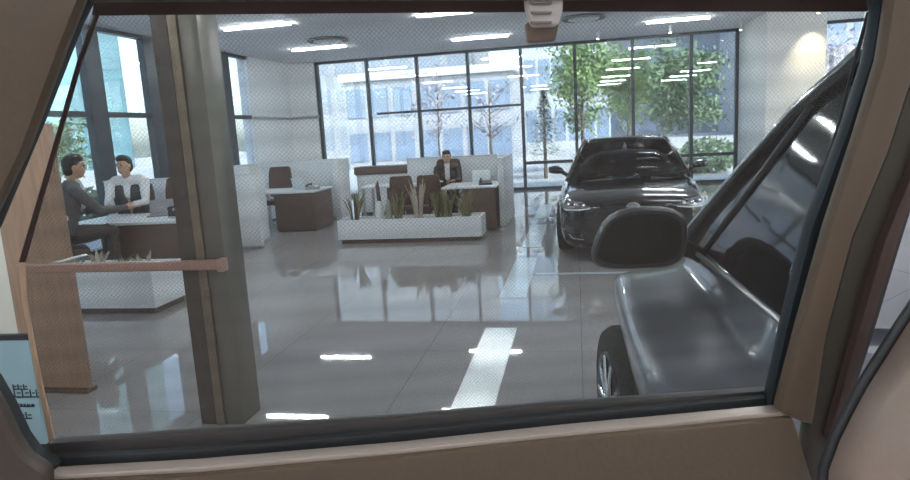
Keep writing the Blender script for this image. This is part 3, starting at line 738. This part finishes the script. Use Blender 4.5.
fin('housing', bm, M_black, mr, smooth=True)
bm = bmesh.new(); loft(bm, [rr2(.260, 1.197, .163, .106, 2.832, skew=.40), rr2(.260, 1.197, .166, .109, 2.842, skew=.40)]); fin('mirror_glass', bm, M_dark_glass, mr)
tube('mirror_stalk', [(.42, 2.93, 1.15), (.50, 2.97, 1.11), (.53, 2.98, 1.09)], [.04, .035, .035], M_black, mr, 10)
bm = bmesh.new(); atube(bm, [(.10, 2.86, 1.255), (.085, 2.86, 1.18), (.11, 2.855, 1.09)], .006, 6); fin('side_repeater', bm, M_steel, mr, smooth=True)
wheel(suv, .235, 3.02, .375, .375, .22, math.radians(9), -1)
wheel(suv, 2*CX-.26, 3.02, .375, .375, .22, math.radians(9), 1)

# ---------------------------------------------------------------- outside: pavement, buildings, trees
M_pave = mat('outdoor_paving', (.50, .50, .51), .8, var=.15, scale=1)
o = box('ground', -80, 80, YF+.32, 120, -.35, -.1, M_pave); o['kind'] = 'structure'; o['label'] = 'grey paving outside beyond the far windows'; o['category'] = 'ground'
o = box('ground', XR+.32, 90, -30, YF+.31, -.35, -.1, M_pave); o['kind'] = 'structure'; o['label'] = 'grey paving outside the right windows'; o['category'] = 'ground'
o = box('ground', -90, XL-.32, -30, YF+.31, -.35, -.1, M_pave); o['kind'] = 'structure'; o['label'] = 'grey paving outside the left windows'; o['category'] = 'ground'
M_lglass = mat('blue_building_glass', (.24, .31, .43), .15, .1, var=.3, scale=.6)
def building(label, x, y, w, d, h, m, rows, cols, rz=0, wm=None, face='y'):
    t = empty('building', label, 'building', (x, y, -.1), rz)
    box('walls', -w/2, w/2, 0, d, 0, h, m, t)
    box('roof_edge', -w/2-.2, w/2+.2, -.2, d+.2, h, h+.4, M_whiteframe, t)
    cw = w/cols; rh = h/rows; me = None
    for r_ in range(rows):
        for c_ in range(cols):
            if me is None:
                o = box('window', -cw*.38, cw*.38, -.06, .04, -rh*.32, rh*.32, wm or M_lglass, t); me = o.data
            else:
                o = bpy.data.objects.new('window', me); C.objects.link(o); o.parent = t
            o.location = (-w/2+cw*(c_+.5), 0, rh*(r_+.5))
    return t
M_bw = mat('pale_facade', (.40, .42, .46), .7, var=.08, scale=.4); M_bg = mat('grey_facade', (.28, .30, .35), .7, var=.08, scale=.4)
building('low pale building with blue windows behind the suited person', -7.6, 34, 9, 8, 4.6, M_bw, 2, 7)
building('tall pale tower with many windows at the left of the far view', -17, 60, 16, 12, 24, M_bw, 7, 6, wm=mat('grey_blue_glass', (.32, .36, .43), .2, var=.05))
building('tall grey tower behind the green trees', 6, 75, 18, 12, 26, M_bg, 8, 7)
building('white building with vertical strips behind the small pine', -.6, 48, 6, 8, 14, mat('white_panels', (.48, .52, .56), .6), 4, 6)
building('added cyan tower standing in for blue sky beyond the left windows, beside the column', -52, 46, 30, 10, 34, mat('cyan_facade', (.09, .20, .25), .4, var=.15, scale=.3), 8, 9, rz=math.radians(50), wm=mat('cyan_glass', (.11, .23, .28), .2, var=.2, scale=.4))  # tower added to give the overly white sky a cyan tone
building('added teal tower standing in for blue sky at the far left windows', -56, 14, 30, 10, 30, mat('teal_facade', (.10, .20, .24), .4, var=.15, scale=.3), 8, 8, rz=math.radians(75), wm=mat('cyan_glass', (.20, .40, .48), .2))  # second added tower, its teal replaces pale sky
building('pale block to the right of the pale pier', 22, 60, 16, 10, 22, M_bw, 7, 6)

M_bark = mat('tree_bark', (.12, .09, .07), .9, var=.3, scale=12, bump=.4)
def leafmat(name, c):
    m = mat(name, c, .6, var=.45, scale=1.2); b = m.node_tree.nodes['Principled BSDF']
    return m
ML = [leafmat('bright_green_leaves', (.19, .28, .10)), leafmat('mid_green_leaves', (.12, .19, .10)), leafmat('dark_pine_needles', (.05, .11, .07)), leafmat('blossom_leaves', (.36, .33, .40))]
def tree(label, x, y, h, cr, m, n=1500, seed=1, ls=.10, trunk=.08, cz=.62, squash=.75, name='tree', group='trees outside the windows'):
    r = random.Random(seed); t = empty(name, label, 'tree', (x, y, -.1), r.uniform(0, 6), group)
    bm = bmesh.new(); atube(bm, [(0, 0, 0), (.04, .03, h*.3), (-.03, 0, h*.6), (0, 0, h*.85)], [trunk, trunk*.8, trunk*.5, trunk*.15], 8)
    tips = []
    for k in range(14):
        a = r.uniform(0, 2*PI); z0 = h*r.uniform(.3, .7); L = cr*r.uniform(.5, .95); z1 = z0+h*r.uniform(.05, .25)
        p = [(0, 0, z0), (L*.5*math.cos(a), L*.5*math.sin(a), (z0+z1)/2+.05), (L*math.cos(a), L*math.sin(a), z1)]
        atube(bm, p, [trunk*.35, trunk*.2, trunk*.06], 5); tips.append(Vector(p[2])); tips.append(Vector(p[1]))
    fin('trunk', bm, M_bark, t, smooth=True)
    if n:
        bm = bmesh.new(); blobs = tips + [Vector((r.gauss(0, cr*.35), r.gauss(0, cr*.35), h*cz+r.gauss(0, h*.14))) for _ in range(10)]
        for k in range(n):
            c = r.choice(blobs) + Vector((r.gauss(0, 1), r.gauss(0, 1), r.gauss(0, squash))) * cr*.20
            u = Vector((r.gauss(0, 1), r.gauss(0, 1), r.gauss(0, 1))).normalized(); v = u.orthogonal().normalized(); s = ls*r.uniform(.6, 1.4)
            vs = [bm.verts.new(c-u*s), bm.verts.new(c+v*s*.5), bm.verts.new(c+u*s), bm.verts.new(c-v*s*.5)]
            bm.faces.new(vs)
        fin('foliage', bm, m, t)
    return t
def conifer(label, x, y, h, cr, m, n=1400, seed=1):
    r = random.Random(seed); t = empty('pine_tree', label, 'tree', (x, y, -.1), 0, 'trees outside the windows')
    tube('trunk', [(0, 0, 0), (0, 0, h)], [.07, .02], M_bark, t, 8); bm = bmesh.new()
    for k in range(n):
        s = r.random()**.8; z = h*(.28+.72*s); tier = .6+.4*abs(math.sin(s*14)); R = cr*(1-s)*tier*r.uniform(.3, 1)+.04; a = r.uniform(0, 2*PI)
        c = Vector((R*math.cos(a), R*math.sin(a), z-R*.15)); u = Vector((math.cos(a), math.sin(a), r.uniform(-.4, .3))).normalized(); v = u.cross(Vector((0, 0, 1))).normalized(); L = r.uniform(.08, .16)
        vs = [bm.verts.new(c-u*L), bm.verts.new(c+v*L*.25), bm.verts.new(c+u*L), bm.verts.new(c-v*L*.25)]; bm.faces.new(vs)
    fin('foliage', bm, m, t); return t
conifer('small dark pine outside left of the black car', -1.05, 22.5, 2.95, .95, ML[2])
tree('bright green tree straight above the black car, leftmost of the green ones', .25, 24.5, 5.2, 1.5, ML[0], 4200, 3, ls=.085)
tree('leafy green tree behind the black car roof, centre', 2.2, 29.0, 5.4, 1.5, ML[0], 4200, 5, ls=.085)
tree('mid green tree outside, just left of the pale pier', 4.0, 24.6, 4.4, 1.2, ML[1], 3800, 9, ls=.085)
tree('mid green tree low behind the right mirror of the black car', 4.2, 33.5, 5.4, 1.8, ML[1], 3800, 11)
tree('nearly bare tree outside behind the white laptop', -3.0, 23.5, 4.0, 1.2, ML[3], 120, 13, trunk=.06)
tree('pale blossoming tree outside right of the pier', 7.9, 26, 4.6, 1.7, ML[3], 2000, 15)
tree('pale twiggy tree outside at the middle window', -5.6, 27, 4.8, 1.4, ML[3], 250, 17, trunk=.05)
tree('green tree outside the left windows near the column', -16, 18, 3.0, 1.3, ML[1], 1200, 19)
tree('pale tree outside the left windows behind the seated people', -17, 13.5, 3.3, 1.5, ML[3], 1300, 21)
tree('green tree outside the left windows at the board', -16, 8.5, 2.8, 1.4, ML[1], 1300, 23)
def shrub(label, x, y, r_, seed):
    r = random.Random(seed); t = empty('shrub', label, 'shrub', (x, y, -.1), 0, 'shrubs outside the windows'); bm = bmesh.new()
    for k in range(1100):
        d = Vector((r.gauss(0, 1), r.gauss(0, 1), r.gauss(0, 1))).normalized(); c = Vector((0, 0, r_*.55)) + Vector((d.x, d.y, d.z*.6))*r_*r.uniform(.5, 1)
        u = Vector((r.gauss(0, 1), r.gauss(0, 1), r.gauss(0, 1))).normalized(); v = u.orthogonal().normalized(); s = .09*r.uniform(.6, 1.4)
        vs = [bm.verts.new(c-u*s), bm.verts.new(c+v*s*.5), bm.verts.new(c+u*s), bm.verts.new(c-v*s*.5)]; bm.faces.new(vs)
    fin('foliage', bm, ML[1], t); tube('stem', [(0, 0, 0), (0, 0, r_*.6)], .03, M_bark, t, 6)
for i, (x, y, r_, l) in enumerate(((2.4, 21.5, .9, 'round shrub outside behind the black car, left one'), (4.1, 22, 1.0, 'round shrub outside left of the pier'),
        (-10.5, 12.2, .9, 'round shrub outside the left windows, right of the seated people'), (-11, 10, 1.0, 'round shrub outside the left windows behind the seated people'),
        (-10.6, 7.6, .9, 'round shrub outside the left windows behind the board'))): shrub(l, x, y, r_, 40+i)

# ================================================================= our own car: the rear door seen from the back seat
CA = Vector((math.cos(math.radians(14.24)), math.sin(math.radians(14.24)), 0)); CN = Vector((-CA.y, CA.x, 0))
def W(px, py, off, lean=.12):
    """point of the door at the given distance outward, seen along the photograph's sight line"""
    r = ROT @ Vector((px-455, -(py-240), -FPX)); k = CN + Vector((0, 0, lean))
    return EYE + r * (off / r.dot(k))
def slab(name, pts, off, thick, m, parent=None, bevel=.006, lean=.12, seg=3):
    thick = min(thick, .02)
    P = [W(x, y, off, lean) for x, y in pts]; bm = bmesh.new(); prism(bm, P, -CN*thick)
    return fin(name, bm, m, parent, bevel=bevel, seg=seg)
def strip(name, a, b, off, thick, m, parent=None, bevel=.004, lean=.12):
    """band between two edge lines of equal length"""
    thick = min(thick, .018); bevel = min(bevel, .007)
    bm = bmesh.new(); A_ = [W(x, y, off, lean) for x, y in a]; B_ = [W(x, y, off, lean) for x, y in b]; n = len(A_)
    v = [[bm.verts.new(p) for p in A_], [bm.verts.new(p) for p in B_], [bm.verts.new(p-CN*thick) for p in B_], [bm.verts.new(p-CN*thick) for p in A_]]
    for k in range(4):
        for i in range(n-1): bm.faces.new((v[k][i], v[k][i+1], v[(k+1) % 4][i+1], v[(k+1) % 4][i]))
    bm.faces.new([v[k][0] for k in range(4)]); bm.faces.new([v[k][-1] for k in range(3, -1, -1)])
    return fin(name, bm, m, parent, bevel=bevel)
M_trim = mat('taupe_leather_trim', (.084, .058, .037), .5, var=.08, bump=.08, scale=150)
M_trimd = mat('dark_brown_trim', (.05, .036, .028), .5, var=.1, bump=.08, scale=150)
M_head = mat('dark_red_brown_hem', (.052, .030, .025), .7, var=.15, scale=80)
M_seal = mat('blue_black_rubber_seal', (.013, .018, .022), .45, var=.1)
M_olivetrim = mat('olive_brown_pillar_trim', (.036, .030, .021), .55, var=.08)

door = empty('car_door', 'brown trimmed rear door of the car we sit in, framing the window', 'car door', tuple(EYE + CN*.6 - Vector((0, 0, .9))))
DP = Matrix.Translation(-door.location)
def own(o):   # geometry above was laid out in world space
    o.data.transform(DP); return o
# left arch of the window surround
own(strip('rear_arch_trim', [(-300, -60), (-300, 60), (-300, 150), (-300, 232)], [(104, -30), (72, 48), (34, 150), (-6, 232)], .56, .10, M_trim, door, bevel=.03))
own(strip('rear_arch_seal', [(98, -30), (70, 40), (32, 140), (-12, 230)], [(112, -30), (84, 26), (48, 118), (2, 228)], .60, .05, M_rubber, door))
own(strip('sill_trim', [(56, 474), (200, 467), (400, 449), (560, 432), (700, 419), (784, 411)], [(40, 560), (200, 560), (400, 560), (560, 560), (700, 560), (830, 560)], .575, .08, M_trim, door, bevel=.004))
own(strip('sill_highlight_strip', [(58, 466), (200, 458), (400, 441), (560, 424), (700, 411), (776, 404)], [(56, 473), (200, 466), (400, 448), (560, 431), (700, 418), (784, 410)], .583, .03, mat('pale_satin_strip', (.45, .38, .33), .3, .4), door, bevel=.002))
own(strip('sill_seal', [(52, 450), (200, 442), (400, 424), (560, 408), (700, 396), (768, 390)], [(58, 467), (200, 459), (400, 442), (560, 425), (700, 412), (774, 405)], .612, .02, M_rubber, door))
own(slab('quarter_trim', [(-300, 225), (-48, 225), (-44, 380), (-300, 380)], .572, .02, M_trim, door))
own(strip('header_trim', [(-300, -160), (300, -160), (600, -160), (1150, -160)], [(98, 4), (300, 3), (600, 2), (1150, -20)], .60, .06, M_trimd, door, bevel=.008))
own(slab('lower_rear_trim', [(-60, 372), (0, 380), (12, 402), (26, 432), (37, 448), (58, 462), (60, 620), (-300, 620), (-300, 372)], .57, .08, M_trimd, door, bevel=.015))
own(strip('lower_rear_seal', [(-40, 360), (2, 372), (18, 400), (32, 430), (44, 447), (66, 458)], [(-40, 374), (0, 384), (12, 408), (25, 436), (38, 452), (60, 466)], .60, .05, M_rubber, door))
fr = [(884, -30), (878, 12), (871, 60), (850, 130), (819, 225), (792, 322), (770, 406)]
own(strip('front_edge_seal', [(858, -30), (866, 12), (858, 62), (836, 130), (801, 225), (777, 322), (760, 402)], fr, .605, .05, M_seal, door, bevel=.008))
own(strip('front_edge_trim', fr, [(960, -30), (925, 12), (896, 90), (877, 150), (842, 235), (817, 330), (804, 420)], .575, .08, M_trim, door, bevel=.012))
# glass and the roll-up sunshade
g = [(-50, -40), (-50, 500), (60, 480), (780, 420), (800, 330), (880, 40), (884, -40)]
P = [W(x, y, .655) for x, y in g]; bm = bmesh.new(); prism(bm, P, CN*.004); M_cg = glass_mat('door_glass', (.86, .90, .90), .0, ior=1.3); own(fin('window_glass', bm, M_cg, door))
shade = empty('sunshade', 'brown woven mesh sunshade pulled up over the rear door window', 'sunshade', door.location)
M_mesh = mesh_shade_mat()
se = [(97, -6), (60, 128), (20, 268), (36, 372), (60, 470)]; re = [(869, -6), (852, 66), (838, 122), (799, 245), (764, 420)]
def mix(a, b, q): return (a[0]+(b[0]-a[0])*q, a[1]+(b[1]-a[1])*q)
bm = bmesh.new(); rows = []
NS = 16
def edge(e, s):
    f = s*(len(e)-1); i = min(int(f), len(e)-2); return mix(e[i], e[i+1], f-i)
# surface local flat coordinates so that the weave follows the cloth
for i in range(NS+1):
    a, b = edge(se, i/NS), edge(re, i/NS); rows.append([W(*mix(a, b, q/20), .632) for q in range(21)])
R = [[bm.verts.new(p) for p in r] for r in rows]
for a, b in zip(R, R[1:]):
    for k in range(20): bm.faces.new((a[k], a[k+1], b[k+1], b[k]))
cloth = fin('mesh_cloth', bm, M_mesh, None)
# put the cloth in its own frame (x along, y up) for the weave
Fm = Matrix((( CA.x, 0, CN.x, 0), (CA.y, 0, CN.y, 0), (0, 1, 0, 0), (0, 0, 0, 1))); Fm = Matrix.Translation(door.location) @ Fm
cloth.data.transform(Fm.inverted()); cloth.parent = shade; cloth.matrix_basis = Matrix.Translation(-door.location) @ Fm
def owns(o): o.data.transform(DP); return o
owns(strip('top_hem', [(97, -10), (300, -8), (600, -6), (869, -8)], [(93, 16), (300, 14), (600, 12), (866, 12)], .628, .003, M_head, shade, bevel=.001))
owns(strip('side_hem', [(97, 10), (78, 62), (57, 136), (20, 262)], [(102, 10), (83, 62), (62, 136), (26, 262)], .628, .003, M_head, shade, bevel=.001))
owns(strip('lower_side_hem', [(20, 262), (23, 300), (36, 372), (55, 462)], [(26, 262), (28, 300), (41, 372), (61, 462)], .628, .003, mat('tan_hem', (.42, .29, .20), .7, scale=60), shade, bevel=.001))
owns(strip('front_hem', [(866, 12), (851, 66), (837, 122), (798, 245), (764, 398)], [(869, 12), (854, 66), (840, 122), (801, 245), (768, 398)], .628, .003, M_rubber, shade, bevel=.001))
owns(strip('bottom_bar', [(54, 437), (205, 426), (400, 412), (560, 399), (700, 390), (766, 385)], [(60, 463), (200, 455), (400, 438), (560, 421), (700, 408), (770, 401)], .618, .014, mat('charcoal_brown_bar', (.03, .027, .025), .5), shade, bevel=.004))
owns(slab('pull_tab', [(524, 24), (558, 22), (554, 42), (526, 44)], .622, .008, mat('brown_tab', (.16, .115, .085), .6), shade, bevel=.003))
hook = empty('shade_hook', 'beige plastic hook holding the sunshade at the top middle', 'hook', door.location)
hk = slab('hook_plate', [(520, -20), (562, -20), (560, 12), (556, 28), (530, 29), (524, 12)], .605, .014, mat('beige_plastic', (.50, .46, .43), .45), hook, bevel=.005); owns(hk)
for yy in (3, 13, 23):
    owns(slab('slot', [(530, yy-1.5), (552, yy-1.5), (551, yy+1.5), (531, yy+1.5)], .5895, .002, mat('grey_slot', (.16, .14, .13), .6), hook, bevel=.0008))
# centre pillar behind the door, with the gap to the front window, and the front seat back
pil = empty('centre_pillar', 'dark olive brown pillar between rear and front windows', 'pillar', door.location)
owns(strip('pillar_trim', [(930, -30), (895, 90), (876, 150), (841, 235), (816, 330), (798, 425), (786, 520)], [(980, -30), (930, 80), (904, 160), (874, 235), (848, 330), (826, 430), (830, 520)], .60, .09, M_olivetrim, pil, bevel=.012))
owns(strip('pillar_edge', [(960, 30), (920, 110), (901, 165), (872, 238), (846, 330), (818, 432)], [(975, 30), (934, 110), (911, 165), (886, 238), (858, 330), (826, 440)], .59, .02, M_head, pil, bevel=.004))
owns(strip('seat_belt', [(940, 100), (918, 165), (893, 250), (866, 340), (846, 400)], [(944, 100), (923, 165), (897, 250), (870, 340), (850, 400)], .62, .002, M_black, pil, bevel=.0005))
seat = empty('front_seat', 'brown leather front seat back rounding up at the lower right corner', 'car seat', tuple(EYE + CA*.5 + CN*.45 - Vector((0, 0, .8))))
prof = [(826, 500), (829, 470), (840, 440), (853, 414), (867, 388), (886, 358), (905, 328), (925, 298), (960, 252)]
rings = []
for q in range(9):
    s = q/8; dx = 330*s; off = .56 - .2*math.sin(s*PI*.55); sh = 20*s
    rings.append([tuple(W(x+dx, y+sh*.4, off, .0)) for x, y in prof])
bm = bmesh.new(); R = [[bm.verts.new(p) for p in r] for r in rings]
for a, b in zip(R, R[1:]):
    for k in range(len(a)-1): bm.faces.new((a[k], a[k+1], b[k+1], b[k]))
o = fin('seat_back', bm, mat('silver_brown_leather', (.33, .255, .215), .35, var=.06, bump=.05, scale=150, coat=.3), seat, smooth=True)
o.data.transform(Matrix.Translation(-seat.location)); md = o.modifiers.new('thickness', 'SOLIDIFY'); md.thickness = .03; md.offset = -1
pp = [tuple(W(x-4, y-3, .57, 0)) for x, y in prof]
o = tube('seat_piping', pp, .0062, M_rubber, seat, 8); o.data.transform(Matrix.Translation(-seat.location))

# the door, the pillar and the seat belong to one car
own_car = empty('car', 'brown trimmed interior of the car the picture is taken from', 'car', tuple(door.location))
for part in (door, pil, seat):
    part.location = part.location - own_car.location; part.parent = own_car
    del part['label'], part['category']
